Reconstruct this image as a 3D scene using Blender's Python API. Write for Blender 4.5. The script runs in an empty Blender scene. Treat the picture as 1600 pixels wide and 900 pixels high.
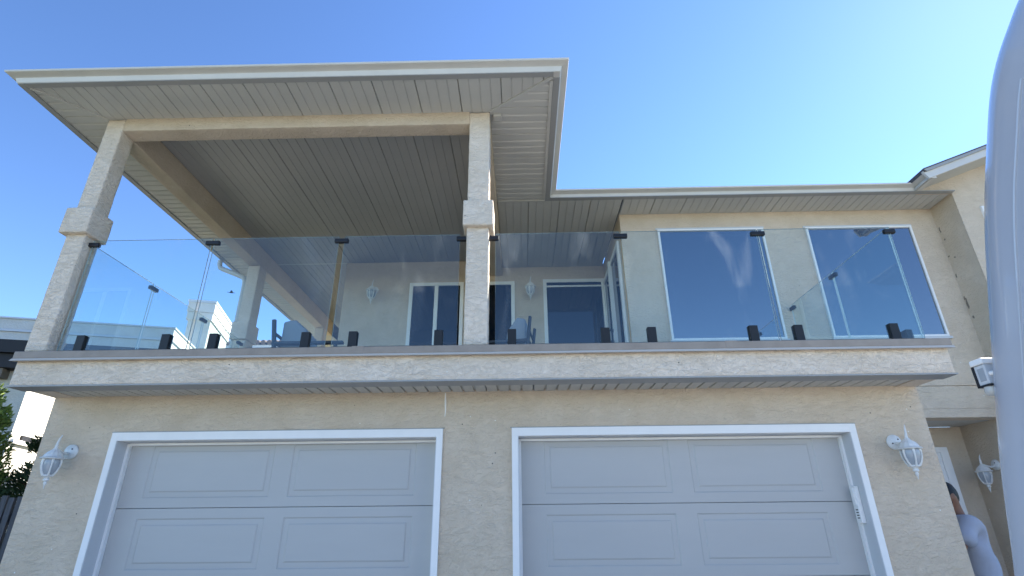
import bpy, bmesh, math, random
from mathutils import Vector, Matrix, noise
random.seed(7)
R = math.radians
SC = bpy.context.scene
COL = SC.collection

# ------------------------------------------------------------------ camera
cam_d = bpy.data.cameras.new('camera')
cam = bpy.data.objects.new('camera', cam_d)
COL.objects.link(cam)
cam_d.sensor_width = 36.0
cam_d.lens = 18.872
cam_d.clip_start = 0.05
cam_d.clip_end = 2000
cm = Matrix(((0.99977113, 0.01599267, 0.01420995, 0.0),
             (0.01942398, -0.40017915, -0.91623106, 0.0),
             (-0.00896646, 0.91629737, -0.40039821, 1.5),
             (0, 0, 0, 1)))
cam.matrix_world = cm
SC.camera = cam

# ------------------------------------------------------------------ sky, sun, exposure
SUN_EL, SUN_AZ = R(39.5), R(54.0)          # azimuth clockwise from +Y
W = bpy.data.worlds.new('World'); SC.world = W; W.use_nodes = True
wn = W.node_tree.nodes; wl = W.node_tree.links
wn.clear()
sky = wn.new('ShaderNodeTexSky'); sky.sky_type = 'NISHITA'; sky.sun_disc = False
sky.sun_elevation = SUN_EL; sky.sun_rotation = SUN_AZ
sky.air_density = 1.0; sky.dust_density = 0.12; sky.ozone_density = 4.0; sky.altitude = 1200
bg = wn.new('ShaderNodeBackground'); bg.inputs['Strength'].default_value = 0.082
wo = wn.new('ShaderNodeOutputWorld')
gm = wn.new('ShaderNodeGamma'); gm.inputs[1].default_value = 1.22
wl.new(sky.outputs[0], gm.inputs[0]); wl.new(gm.outputs[0], bg.inputs[0]); wl.new(bg.outputs[0], wo.inputs[0])
sl = bpy.data.lights.new('sun', 'SUN'); sl.energy = 5.0; sl.angle = R(0.5); sl.color = (1.0, 0.93, 0.82)
so = bpy.data.objects.new('sun', sl); COL.objects.link(so)
sd = Vector((math.sin(SUN_AZ) * math.cos(SUN_EL), math.cos(SUN_AZ) * math.cos(SUN_EL), math.sin(SUN_EL)))
so.rotation_euler = sd.to_track_quat('Z', 'Y').to_euler()
so.location = sd * 60
SC.view_settings.view_transform = 'Standard'
SC.view_settings.look = 'None'
SC.view_settings.exposure = 1.64
SC.view_settings.gamma = 1.0
SC.cycles.use_denoising = True
SC.cycles.max_bounces = 10
SC.cycles.transparent_max_bounces = 24
SC.cycles.sample_clamp_indirect = 6

# ------------------------------------------------------------------ materials
def mat(name, col, rough=0.6, spec=0.4, metal=0.0, var=0.0, vscale=6.0, bump=0.0, bscale=40.0, coat=0.0, stretch=None):
    m = bpy.data.materials.new(name); m.use_nodes = True
    nt = m.node_tree; n = nt.nodes; l = nt.links
    b = n['Principled BSDF']
    b.inputs['Base Color'].default_value = (*col, 1)
    b.inputs['Roughness'].default_value = rough
    b.inputs['Specular IOR Level'].default_value = spec
    b.inputs['Metallic'].default_value = metal
    b.inputs['Coat Weight'].default_value = coat
    if var or bump:
        tc = n.new('ShaderNodeTexCoord'); mp = n.new('ShaderNodeMapping')
        l.new(tc.outputs['Object'], mp.inputs[0])
        if stretch: mp.inputs['Scale'].default_value = stretch
    if var:
        t = n.new('ShaderNodeTexNoise'); t.inputs['Scale'].default_value = vscale
        t.inputs['Detail'].default_value = 5; t.inputs['Roughness'].default_value = 0.65
        l.new(mp.outputs[0], t.inputs['Vector'])
        r = n.new('ShaderNodeValToRGB')
        r.color_ramp.elements[0].position = 0.3; r.color_ramp.elements[1].position = 0.72
        r.color_ramp.elements[0].color = (*[c * (1 - var) for c in col], 1)
        r.color_ramp.elements[1].color = (*[min(1, c * (1 + var)) for c in col], 1)
        l.new(t.outputs['Fac'], r.inputs[0]); l.new(r.outputs[0], b.inputs['Base Color'])
    if bump:
        t2 = n.new('ShaderNodeTexNoise'); t2.inputs['Scale'].default_value = bscale; t2.inputs['Detail'].default_value = 4
        l.new(mp.outputs[0], t2.inputs['Vector'])
        bp = n.new('ShaderNodeBump'); bp.inputs['Strength'].default_value = 0.6; bp.inputs['Distance'].default_value = bump
        l.new(t2.outputs['Fac'], bp.inputs['Height']); l.new(bp.outputs[0], b.inputs['Normal'])
    return m

def stucco(name, col, dist=0.012, warm=None):
    """hand trowelled stucco: swirled lacy ridges in relief, faint blotches and stains in colour"""
    m = bpy.data.materials.new(name); m.use_nodes = True
    nt = m.node_tree; n = nt.nodes; l = nt.links
    b = n['Principled BSDF']; b.inputs['Roughness'].default_value = 0.9; b.inputs['Specular IOR Level'].default_value = 0.15
    tc = n.new('ShaderNodeTexCoord')
    mp = n.new('ShaderNodeMapping'); mp.inputs['Scale'].default_value = (0.75, 0.75, 1.3); mp.inputs['Rotation'].default_value = (0, R(14), 0)
    l.new(tc.outputs['Object'], mp.inputs[0])
    # swirl
    a = n.new('ShaderNodeTexNoise'); a.inputs['Scale'].default_value = 19; a.inputs['Detail'].default_value = 5
    a.inputs['Roughness'].default_value = 0.6; a.inputs['Distortion'].default_value = 1.6
    l.new(mp.outputs[0], a.inputs['Vector'])
    ra = n.new('ShaderNodeValToRGB'); ra.color_ramp.elements[0].position = 0.38; ra.color_ramp.elements[1].position = 0.64
    ra.color_ramp.interpolation = 'EASE'
    l.new(a.outputs['Fac'], ra.inputs[0])
    c = n.new('ShaderNodeTexNoise'); c.inputs['Scale'].default_value = 48; c.inputs['Detail'].default_value = 6
    c.inputs['Roughness'].default_value = 0.65; c.inputs['Distortion'].default_value = 0.8
    l.new(mp.outputs[0], c.inputs['Vector'])
    mx = n.new('ShaderNodeMath'); mx.operation = 'MULTIPLY_ADD'; mx.inputs[1].default_value = 0.9
    l.new(c.outputs['Fac'], mx.inputs[0]); l.new(ra.outputs[0], mx.inputs[2])
    bp = n.new('ShaderNodeBump'); bp.inputs['Strength'].default_value = 1.0; bp.inputs['Distance'].default_value = dist
    l.new(mx.outputs[0], bp.inputs['Height']); l.new(bp.outputs[0], b.inputs['Normal'])
    # colour
    v = n.new('ShaderNodeTexNoise'); v.inputs['Scale'].default_value = 2.2; v.inputs['Detail'].default_value = 6; v.inputs['Roughness'].default_value = 0.7
    l.new(tc.outputs['Object'], v.inputs['Vector'])
    rv = n.new('ShaderNodeValToRGB'); rv.color_ramp.elements[0].position = 0.3; rv.color_ramp.elements[1].position = 0.7
    rv.color_ramp.elements[0].color = (*[x * y for x, y in zip(col, (0.9, 0.87, 0.82))], 1)
    rv.color_ramp.elements[1].color = (*[min(1, x * 1.06) for x in col], 1)
    l.new(v.outputs['Fac'], rv.inputs[0])
    # thin grey trowel scratches and pits
    p = n.new('ShaderNodeTexNoise'); p.inputs['Scale'].default_value = 26; p.inputs['Detail'].default_value = 7; p.inputs['Distortion'].default_value = 2.2
    l.new(mp.outputs[0], p.inputs['Vector'])
    rp = n.new('ShaderNodeValToRGB'); rp.color_ramp.elements[0].position = 0.27; rp.color_ramp.elements[1].position = 0.37
    rp.color_ramp.elements[0].color = (0.84, 0.83, 0.82, 1); rp.color_ramp.elements[1].color = (1, 1, 1, 1)
    l.new(p.outputs['Fac'], rp.inputs[0])
    mm = n.new('ShaderNodeMix'); mm.data_type = 'RGBA'; mm.blend_type = 'MULTIPLY'; mm.inputs[0].default_value = 1
    l.new(rv.outputs[0], mm.inputs[6]); l.new(rp.outputs[0], mm.inputs[7])
    # sparse pale paint specks and a few dark pits
    out = mm.outputs[2]
    for sc_, thr, cc, seed in ((7.0, 0.035, (0.86, 0.85, 0.80, 1), 0.0), (5.0, 0.028, (0.16, 0.14, 0.12, 1), 4.3)):
        vo = n.new('ShaderNodeTexVoronoi'); vo.inputs['Scale'].default_value = sc_
        m2 = n.new('ShaderNodeMapping'); m2.inputs['Location'].default_value = (seed, seed * 2, seed)
        l.new(tc.outputs['Object'], m2.inputs[0]); l.new(m2.outputs[0], vo.inputs['Vector'])
        lt = n.new('ShaderNodeMath'); lt.operation = 'LESS_THAN'; lt.inputs[1].default_value = thr
        l.new(vo.outputs['Distance'], lt.inputs[0])
        ms = n.new('ShaderNodeMix'); ms.data_type = 'RGBA'; ms.inputs[7].default_value = cc
        l.new(lt.outputs[0], ms.inputs[0]); l.new(out, ms.inputs[6]); out = ms.outputs[2]
    l.new(out, b.inputs['Base Color'])
    return m

def glass_thin(name, tint, ior, smear):
    """clear pane: transparent with a fresnel reflection, and a faint diffuse film for dust smears and painted cloudy reflections"""
    m = bpy.data.materials.new(name); m.use_nodes = True
    nt = m.node_tree; n = nt.nodes; l = nt.links
    n.clear()
    o = n.new('ShaderNodeOutputMaterial')
    tr = n.new('ShaderNodeBsdfTransparent'); tr.inputs[0].default_value = (*tint, 1)
    gl = n.new('ShaderNodeBsdfGlossy'); gl.inputs['Roughness'].default_value = 0.0; gl.inputs[0].default_value = (0.95, 1, 1, 1)
    fr = n.new('ShaderNodeFresnel'); fr.inputs[0].default_value = ior
    ge = n.new('ShaderNodeNewGeometry')
    inv = n.new('ShaderNodeMath'); inv.operation = 'SUBTRACT'; inv.inputs[0].default_value = 1.0
    l.new(ge.outputs['Backfacing'], inv.inputs[1])
    mu = n.new('ShaderNodeMath'); mu.operation = 'MULTIPLY'
    l.new(fr.outputs[0], mu.inputs[0]); l.new(inv.outputs[0], mu.inputs[1])
    mx = n.new('ShaderNodeMixShader')
    l.new(mu.outputs[0], mx.inputs[0]); l.new(tr.outputs[0], mx.inputs[1]); l.new(gl.outputs[0], mx.inputs[2])
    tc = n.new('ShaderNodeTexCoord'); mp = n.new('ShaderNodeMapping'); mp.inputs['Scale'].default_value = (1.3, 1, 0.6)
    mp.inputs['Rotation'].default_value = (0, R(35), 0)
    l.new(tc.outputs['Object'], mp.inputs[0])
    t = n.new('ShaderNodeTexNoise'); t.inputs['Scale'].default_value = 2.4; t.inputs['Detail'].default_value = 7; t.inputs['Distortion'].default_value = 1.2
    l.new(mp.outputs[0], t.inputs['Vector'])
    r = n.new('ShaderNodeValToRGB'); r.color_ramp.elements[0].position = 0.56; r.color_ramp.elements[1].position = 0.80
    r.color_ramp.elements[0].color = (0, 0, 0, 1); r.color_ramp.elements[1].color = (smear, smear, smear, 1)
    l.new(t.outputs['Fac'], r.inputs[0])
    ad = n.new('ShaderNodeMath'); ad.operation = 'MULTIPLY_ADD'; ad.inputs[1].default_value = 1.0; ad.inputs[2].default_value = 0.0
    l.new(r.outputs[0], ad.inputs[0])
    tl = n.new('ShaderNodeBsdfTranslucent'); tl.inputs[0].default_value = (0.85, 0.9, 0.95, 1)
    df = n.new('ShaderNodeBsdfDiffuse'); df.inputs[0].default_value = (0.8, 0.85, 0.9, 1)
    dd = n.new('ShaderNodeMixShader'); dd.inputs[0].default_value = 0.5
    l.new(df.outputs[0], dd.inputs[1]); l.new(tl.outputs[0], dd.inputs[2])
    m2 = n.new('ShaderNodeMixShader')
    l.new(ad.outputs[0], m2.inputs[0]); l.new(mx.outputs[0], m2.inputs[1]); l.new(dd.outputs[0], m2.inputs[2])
    l.new(m2.outputs[0], o.inputs[0])
    return m

M = {}
M['stucco'] = stucco('stucco_cream', (0.66, 0.56, 0.445), 0.0040)
M['stucco_beam'] = stucco('stucco_grey_cream', (0.78, 0.68, 0.57), 0.0055)
M['stucco_white'] = stucco('stucco_neighbour', (0.66, 0.645, 0.60), 0.002)
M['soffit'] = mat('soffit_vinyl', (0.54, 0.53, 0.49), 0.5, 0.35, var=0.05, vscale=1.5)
M['soffit_shaded'] = mat('soffit_vinyl_shaded', (0.37, 0.365, 0.35), 0.5, 0.3, var=0.05, vscale=1.5)  # same vinyl as the soffits, porch shade darkened into the colour
M['trim_grey'] = mat('soffit_channel', (0.34, 0.34, 0.33), 0.5)
M['gutter'] = mat('gutter_paint', (0.62, 0.60, 0.55), 0.35, 0.5, var=0.05, vscale=3)
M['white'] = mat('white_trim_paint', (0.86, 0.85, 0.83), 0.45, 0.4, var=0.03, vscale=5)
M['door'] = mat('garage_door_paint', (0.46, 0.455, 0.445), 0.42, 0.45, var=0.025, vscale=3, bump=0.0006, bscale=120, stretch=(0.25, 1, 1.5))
M['jamb'] = mat('jamb_paint', (0.60, 0.61, 0.62), 0.5)
M['cap'] = mat('cap_flashing_grey', (0.30, 0.255, 0.215), 0.5, 0.35, var=0.12, vscale=9)
M['lip'] = mat('flashing_lip', (0.52, 0.47, 0.41), 0.4)
M['black'] = mat('black_powder_coat', (0.012, 0.012, 0.014), 0.45)
M['pane'] = mat('window_pane_dark', (0.008, 0.012, 0.02), 0.02, 1.0)
M['pane'].node_tree.nodes['Principled BSDF'].inputs['IOR'].default_value = 2.2
M['pane_deck'] = mat('deck_door_pane_dark', (0.005, 0.009, 0.016), 0.03, 0.45)
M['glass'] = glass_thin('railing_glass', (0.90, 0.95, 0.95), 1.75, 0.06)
M['glass_edge'] = mat('railing_glass_edge', (0.50, 0.60, 0.59), 0.2, 0.8)
M['lamp_white'] = mat('lamp_enamel', (0.72, 0.72, 0.70), 0.35, 0.5, var=0.12, vscale=25)
M['lamp_glass'] = mat('lamp_frosted_glass', (0.36, 0.39, 0.42), 0.2, 0.6)
M['shingle'] = mat('roof_shingle', (0.10, 0.09, 0.085), 0.9, var=0.3, vscale=12, bump=0.01)
M['concrete'] = mat('driveway_concrete', (0.50, 0.47, 0.42), 0.85, var=0.12, vscale=1.2, bump=0.002)
M['ground'] = mat('dry_grass', (0.10, 0.11, 0.05), 0.95, var=0.3, vscale=2)
M['asphalt'] = mat('street_asphalt', (0.07, 0.07, 0.07), 0.9, var=0.15)
M['deck'] = mat('deck_vinyl', (0.20, 0.19, 0.18), 0.7, var=0.1)
M['cushion'] = mat('grey_cushion_fabric', (0.30, 0.32, 0.35), 0.9, 0.1, var=0.06, vscale=60, bump=0.001, bscale=400)
M['frame_dark'] = mat('dark_chair_frame', (0.03, 0.032, 0.036), 0.4)
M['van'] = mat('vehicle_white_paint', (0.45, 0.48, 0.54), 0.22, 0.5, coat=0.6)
M['rubber'] = mat('tyre_rubber', (0.02, 0.02, 0.02), 0.8)
M['steel'] = mat('rim_steel', (0.5, 0.5, 0.5), 0.3, metal=1)
M['strap'] = mat('dark_strap', (0.02, 0.02, 0.025), 0.6)
M['milky'] = mat('milky_lens', (0.50, 0.50, 0.48), 0.25, 0.6)
M['darkwood'] = mat('dark_stained_eave', (0.018, 0.018, 0.022), 0.6)
M['taupe'] = mat('taupe_soffit', (0.20, 0.17, 0.14), 0.8)
M['fence'] = mat('weathered_dark_slat', (0.09, 0.09, 0.10), 0.8, var=0.35, vscale=9, stretch=(6, 6, 0.6))
M['bark'] = mat('bark', (0.08, 0.055, 0.04), 0.95, bump=0.01)
M['leaf_a'] = mat('conifer_leaf', (0.16, 0.22, 0.05), 0.7, 0.2, var=0.35, vscale=3)
M['leaf_b'] = mat('shrub_leaf', (0.045, 0.075, 0.03), 0.7, 0.2, var=0.35, vscale=3)
M['tile'] = mat('clay_tile', (0.16, 0.12, 0.10), 0.85)
M['skin'] = mat('skin', (0.22, 0.115, 0.075), 0.55, 0.3)
M['hair'] = mat('black_hair', (0.008, 0.007, 0.007), 0.5, 0.4, bump=0.002, bscale=150, stretch=(4, 4, 0.6))
M['shirt'] = mat('pale_blue_shirt', (0.38, 0.41, 0.49), 0.9, 0.1, var=0.04, vscale=8, bump=0.006, bscale=14)
M['trousers'] = mat('dark_trousers', (0.03, 0.035, 0.05), 0.9)
M['shoe'] = mat('black_shoe', (0.02, 0.02, 0.02), 0.5)
M['bird'] = mat('dark_feather', (0.03, 0.03, 0.035), 0.8)

# ------------------------------------------------------------------ mesh helpers
class MB:
    def __init__(s): s.v = []; s.f = []; s.mi = []
    def quadbox(s, c, mi=0):       # 8 corners: bottom 4 ccw, top 4 ccw
        b = len(s.v); s.v += [tuple(p) for p in c]
        for q in ((3, 2, 1, 0), (4, 5, 6, 7), (0, 1, 5, 4), (1, 2, 6, 5), (2, 3, 7, 6), (3, 0, 4, 7)):
            s.f.append([b + i for i in q]); s.mi.append(mi)
        return s
    def box(s, x0, x1, y0, y1, z0, z1, mi=0):
        return s.quadbox([(x0, y0, z0), (x1, y0, z0), (x1, y1, z0), (x0, y1, z0), (x0, y0, z1), (x1, y0, z1), (x1, y1, z1), (x0, y1, z1)], mi)
    def grid(s, P, nu, nv, closed_u=False, mi=0):
        b = len(s.v); s.v += [tuple(p) for p in P]
        for i in range(nu if closed_u else nu - 1):
            for j in range(nv - 1):
                i2 = (i + 1) % nu
                s.f.append([b + i * nv + j, b + i2 * nv + j, b + i2 * nv + j + 1, b + i * nv + j + 1]); s.mi.append(mi)
    def lathe(s, prof, c=(0, 0, 0), n=16, axis='z', mi=0, flute=0.0, nf=8):
        P = []
        for i in range(n):
            a = 2 * math.pi * i / n
            for r, z in prof:
                rr = r * (1 + flute * math.cos(a * nf))
                x, y = rr * math.cos(a), rr * math.sin(a)
                if axis == 'z': p = (c[0] + x, c[1] + y, c[2] + z)
                elif axis == 'y': p = (c[0] + x, c[1] - z, c[2] + y)
                else: p = (c[0] + z, c[1] + x, c[2] + y)
                P.append(p)
        s.grid(P, n, len(prof), True, mi)
    def tube(s, pts, r, n=8, mi=0):
        pts = [Vector(p) for p in pts]; rs = r if isinstance(r, (list, tuple)) else [r] * len(pts)
        b = len(s.v); up = Vector((0.13, 0.31, 0.94))
        for i, p in enumerate(pts):
            t = (pts[min(i + 1, len(pts) - 1)] - pts[max(i - 1, 0)]).normalized()
            a = t.cross(up)
            if a.length < 1e-3: a = t.cross(Vector((1, 0, 0)))
            a.normalize(); q = t.cross(a).normalized()
            for k in range(n):
                an = 2 * math.pi * k / n
                s.v.append(tuple(p + (a * math.cos(an) + q * math.sin(an)) * rs[i]))
        for i in range(len(pts) - 1):
            for k in range(n):
                s.f.append([b + i * n + k, b + i * n + (k + 1) % n, b + (i + 1) * n + (k + 1) % n, b + (i + 1) * n + k]); s.mi.append(mi)
        s.f.append([b + k for k in range(n)][::-1]); s.mi.append(mi)
        s.f.append([b + (len(pts) - 1) * n + k for k in range(n)]); s.mi.append(mi)
    def prism(s, poly, axis, a, b_, mi=0):   # poly 2D, extruded along axis
        def p(u, v, w): return {'x': (w, u, v), 'y': (u, w, v), 'z': (u, v, w)}[axis]
        k = len(s.v); n = len(poly)
        s.v += [p(u, v, a) for u, v in poly] + [p(u, v, b_) for u, v in poly]
        s.f.append([k + i for i in range(n)][::-1]); s.mi.append(mi)
        s.f.append([k + n + i for i in range(n)]); s.mi.append(mi)
        for i in range(n):
            j = (i + 1) % n
            s.f.append([k + i, k + j, k + n + j, k + n + i]); s.mi.append(mi)
    def build(s, name, m, parent=None, smooth=False, bevel=0, seg=2, fix=True, clip=None, rough=None):
        me = bpy.data.meshes.new(name)
        me.from_pydata(s.v, [], s.f)
        ms = m if isinstance(m, (list, tuple)) else [m]
        for q in ms: me.materials.append(q)
        if len(ms) > 1: me.polygons.foreach_set('material_index', s.mi)
        bm = bmesh.new(); bm.from_mesh(me)
        if clip:
            for co, no in clip:
                g = bm.verts[:] + bm.edges[:] + bm.faces[:]
                bmesh.ops.bisect_plane(bm, geom=g, plane_co=co, plane_no=no, clear_outer=True)
                bmesh.ops.holes_fill(bm, edges=[e for e in bm.edges if e.is_boundary], sides=0)
        if bevel:
            bmesh.ops.bevel(bm, geom=bm.edges[:], offset=bevel, segments=seg, profile=0.5, affect='EDGES')
        if rough:
            step, amp, sc = rough
            for _ in range(9):
                es = [e for e in bm.edges if e.calc_length() > step * 1.6]
                if not es or len(bm.verts) > 60000: break
                bmesh.ops.subdivide_edges(bm, edges=es, cuts=1, use_grid_fill=True)
            bm.normal_update()
            mv = []
            for v in bm.verts:
                p = v.co * sc
                d = noise.noise(p) * 0.6 + noise.noise(p * 2.7 + Vector((3, 1, 7))) * 0.4
                mv.append((v, v.normal * (d * amp)))
            for v, d in mv: v.co += d
        if fix: bmesh.ops.recalc_face_normals(bm, faces=bm.faces[:])
        bm.to_mesh(me); bm.free()
        if smooth:
            me.polygons.foreach_set('use_smooth', [True] * len(me.polygons))
            if smooth != 'all':
                me.set_sharp_from_angle(angle=R(smooth if not isinstance(smooth, bool) else 40))
        o = bpy.data.objects.new(name, me); COL.objects.link(o)
        off = None
        if parent is not None:
            o.parent = parent
            off = parent.get('_off')
            if off is not None:
                off = Vector(off); me.transform(Matrix.Translation(-off)); o['_off'] = list(off)
        return o

def tag(o, label=None, cat=None, group=None, kind=None):
    for k, v in (('label', label), ('category', cat), ('group', group), ('kind', kind)):
        if v: o[k] = v
    return o
def empty(name, loc, label, cat, group=None, world=True, rz=0):
    o = bpy.data.objects.new(name, None); COL.objects.link(o)
    o.location = loc; o.rotation_euler = (0, 0, rz); o.empty_display_size = 0.2
    if world: o['_off'] = list(loc)
    return tag(o, label, cat, group)
def copy_tree(o, parent=None):
    c = o.copy(); COL.objects.link(c); c.parent = parent
    for ch in [x for x in bpy.data.objects if x.parent == o]: copy_tree(ch, c)
    return c

# ------------------------------------------------------------------ ground
g = MB(); g.box(-400, 400, -400, 400, -0.5, -0.012)
tag(g.build('ground', M['ground']), kind='structure')
g = MB(); g.box(-5.0, 11.0, -15.0, 4.62, -0.3, 0.0)
tag(g.build('driveway', M['concrete']), kind='structure')
g = MB(); g.box(-80, 80, -25.0, -15.0, -0.4, -0.004)
tag(g.build('street', M['asphalt']), kind='structure')
g = MB(); g.box(3.37, 5.46, 4.64, 6.96, -0.2, 0.16)
tag(g.build('entry_step', M['concrete']), kind='structure')

# ------------------------------------------------------------------ the house
HZ = 0.0
house = empty('house', (-0.35, 4.6, 0), 'two storey cream stucco house with two white garage doors below a covered balcony', 'house')
Z_SOF, Z_BT = 2.533, 2.738
Z_EAVE, Z_PB, Z_PC = 5.256, 5.117, 5.387
YW, YB, YC, YE, YE2, B1, B2, B3 = 4.6, 4.142, 4.203, 3.69, 5.78, 7.79, 6.22, 5.83
XL, XR = -4.066, 3.365
XS = 5.4655

# garage front wall (piers and lintel butted end to end)
D1 = (-3.406, -0.711); D2 = (-0.035, 2.706); ZD = 2.172
w = MB()
w.box(XL, D1[0], YW, 4.85, 0, ZD); w.box(D1[1], D2[0], YW, 4.85, 0, ZD); w.box(D2[1], XR, YW, 4.85, 0, ZD)
w.box(XL, XR, YW, 4.85, ZD, 2.70)
w.build('wall', M['stucco'], house)
w = MB(); w.box(XL, XL + .2, 4.85, 9.5, 0, 2.62); w.build('wall', M['stucco'], house)
w = MB(); w.box(XR - .2, XR, 4.85, 6.96, 0, 2.62); w.build('wall', M['stucco'], house)
# garage doors
def raised_door(x0, x1, px):
    y = 4.754
    zt = 2.166; pitch = 0.535
    first = None
    for k in range(4):
        z1 = zt - k * pitch; z0 = z1 - pitch + 0.006
        if k == 3: z0 = 0.01
        m = MB()
        zs = [z0, z0 + 0.075, z1 - 0.028 if k == 0 else z1 - 0.075, z1]
        xs = [x0, px[0][0], px[0][1], px[1][0], px[1][1], x1]
        def V(p): m.v.append(p); return len(m.v) - 1
        def Q(*ps): m.f.append([V(p) for p in ps]); m.mi.append(0)
        def rect(ix, iz): return xs[ix], xs[ix + 1], zs[iz], zs[iz + 1]
        for ix in range(5):
            for iz in range(3):
                a, b, c, d = rect(ix, iz)
                if iz == 1 and ix in (1, 3):
                    rings = [(0, 0), (0.010, 0.007), (0.046, 0.006), (0.056, 0.0005), (0.058, 0.0)]
                    for (i0, h0), (i1, h1) in zip(rings, rings[1:]):
                        A = [(a + i0, y + h0, c + i0), (b - i0, y + h0, c + i0), (b - i0, y + h0, d - i0), (a + i0, y + h0, d - i0)]
                        B = [(a + i1, y + h1, c + i1), (b - i1, y + h1, c + i1), (b - i1, y + h1, d - i1), (a + i1, y + h1, d - i1)]
                        for q in range(4): Q(A[q], A[(q + 1) % 4], B[(q + 1) % 4], B[q])
                    Q(*B)
                else:
                    Q((a, y, c), (b, y, c), (b, y, d), (a, y, d))
        # rounded section edges and back
        Q((x0, y, z1), (x1, y, z1), (x1, y + .006, z1 + .003), (x0, y + .006, z1 + .003))
        Q((x0, y + .006, z1 + .003), (x1, y + .006, z1 + .003), (x1, y + .04, z1 + .003), (x0, y + .04, z1 + .003))
        Q((x0, y, z0), (x1, y, z0), (x1, y + .04, z0), (x0, y + .04, z0))
        Q((x0, y + .04, z0), (x1, y + .04, z0), (x1, y + .04, z1 + .003), (x0, y + .04, z1 + .003))
        if first is None:
            first = MB(); first.box(x0, x1, y + .045, y + .07, 0.02, 2.17)
            gd = first.build('garage_door', M['trim_grey'], house)
        m.build('door_section', M['door'], gd, fix=False)
    return gd
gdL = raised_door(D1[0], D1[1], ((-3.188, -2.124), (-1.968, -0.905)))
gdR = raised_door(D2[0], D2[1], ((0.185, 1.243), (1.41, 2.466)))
gdL['label'] = 'left white garage door with raised panels'
gdR['label'] = 'right white garage door with raised panels'
for x0, x1 in (D1, D2):                       # white brick mould, jamb boards and stop strips
    m = MB(); t = 0.05
    m.box(x0 - t, x0, YW - .022, YW + .02, 0, ZD + .03); m.box(x1, x1 + t, YW - .022, YW + .02, 0, ZD + .03)
    m.box(x0 - t, x1 + t, YW - .022, YW + .02, ZD - .012 + .042, ZD + .042 + .012)
    m.box(x0, x1, YW - .020, YW + .018, ZD - .012, ZD + .030)
    m.build('door_trim', M['white'], house)
    m = MB(); m.box(x0 - .01, x0 + .006, YW - .019, 4.753, 0, ZD - .0125); m.box(x1 - .006, x1 + .01, YW - .019, 4.753, 0, ZD - .0125)
    m.box(x0 + .006, x1 - .006, YW + .018, 4.753, ZD - .016, ZD - .004)
    m.build('door_jamb', M['jamb'], house)
    m = MB(); m.box(x0 + .006, x0 + .026, 4.715, 4.752, 0, ZD - .02); m.box(x1 - .026, x1 - .006, 4.715, 4.752, 0, ZD - .02)
    m.box(x0 + .026, x1 - .026, 4.715, 4.752, ZD - .036, ZD - .018)
    m.build('door_stop', M['white'], house)
    m = MB(); m.box(x0 - t - .012, x1 + t + .012, YW - .012, YW + .01, ZD + .0545, ZD + .062); m.build('head_flashing', M['trim_grey'], house)

# balcony: fascia beam, deck, cap flashing
m = MB(); m.box(-4.075, 3.37, YB, YB + .16, Z_SOF, Z_BT)
m.build('balcony_beam', M['stucco_beam'], house, bevel=.006, rough=(0.035, 0.004, 7), smooth='all')
m = MB(); m.box(3.20, 3.368, YB + .162, B2 - .002, Z_SOF, Z_BT - .002); m.build('balcony_beam', M['stucco_beam'], house)
m = MB(); m.box(-4.073, -3.90, YB + .162, 10.6, Z_SOF, Z_BT - .002); m.build('balcony_beam', M['stucco_beam'], house)
m = MB(); m.box(-3.898, 3.198, YB + .162, B1, 2.60, 2.742); m.box(-3.898, -2.8, B1, 10.6, 2.60, 2.742); m.build('deck_floor', M['deck'], house)
m = MB(); m.box(-4.085, 3.38, YB - .010, YB + .16, Z_SOF - .012, Z_SOF - .001); m.build('drip_trim', M['trim_grey'], house)
def cap(pts):
    m = MB()
    for a in pts: m.box(*a)
    return m
cap([(-4.085, 3.385, 4.098, 4.330, 2.742, 2.803)]).build('cap_flashing', M['cap'], house, bevel=.006)
cap([(-4.083, -3.88, 4.332, 10.6, 2.742, 2.800)]).build('cap_flashing', M['cap'], house, bevel=.006)
cap([(3.18, 3.383, 4.332, B2 - .003, 2.742, 2.800)]).build('cap_flashing', M['cap'], house, bevel=.006)
m = MB(); m.quadbox([(-4.095, 4.086, 2.722), (3.395, 4.086, 2.722), (3.395, 4.14, 2.730), (-4.095, 4.14, 2.730), (-4.087, 4.096, 2.742), (3.387, 4.096, 2.742), (3.387, 4.14, 2.741), (-4.087, 4.14, 2.741)])
m.build('flashing_lip', M['lip'], house)
for x in (1.62, -1.35): # lap joints of the cap sheets
    m = MB(); m.box(x, x + .10, 4.0955, 4.12, 2.744, 2.806); m.build('cap_seam', M['cap'], house, bevel=.002)

# columns
def column(x0, x1, y0, y1, z1, bx0, bx1, by0, by1):
    m = MB(); m.box(x0, x1, y0, y1, 2.835, z1)
    c = m.build('column', M['stucco_beam'], house, bevel=.010, rough=(0.022, 0.004, 9), smooth='all')
    m = MB(); m.box(x0 + .012, x1 - .012, y0 + .012, y1 - .012, 2.80, 2.845); m.build('base_shoe', M['trim_grey'], c)
    m = MB(); m.box(bx0, bx1, by0, by1, 3.936, 4.198)
    m.build('column_collar', M['stucco_beam'], c, bevel=.010, rough=(0.022, 0.004, 9), smooth='all')
column(-4.115, -3.938, YC, 4.378, Z_EAVE, -4.158, -3.905, 4.153, 4.42)
column(-0.468, -0.270, YC, 4.378, Z_EAVE, -0.5006, -0.2285, 4.153, 4.42)
column(-4.115, -3.938, 7.27, 7.50, Z_PB, -4.158, -3.9155, 7.22, 7.55)
column(-4.115, -3.938, 10.1, 10.3, Z_PB, -4.158, -3.9155, 10.06, 10.34)
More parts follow.
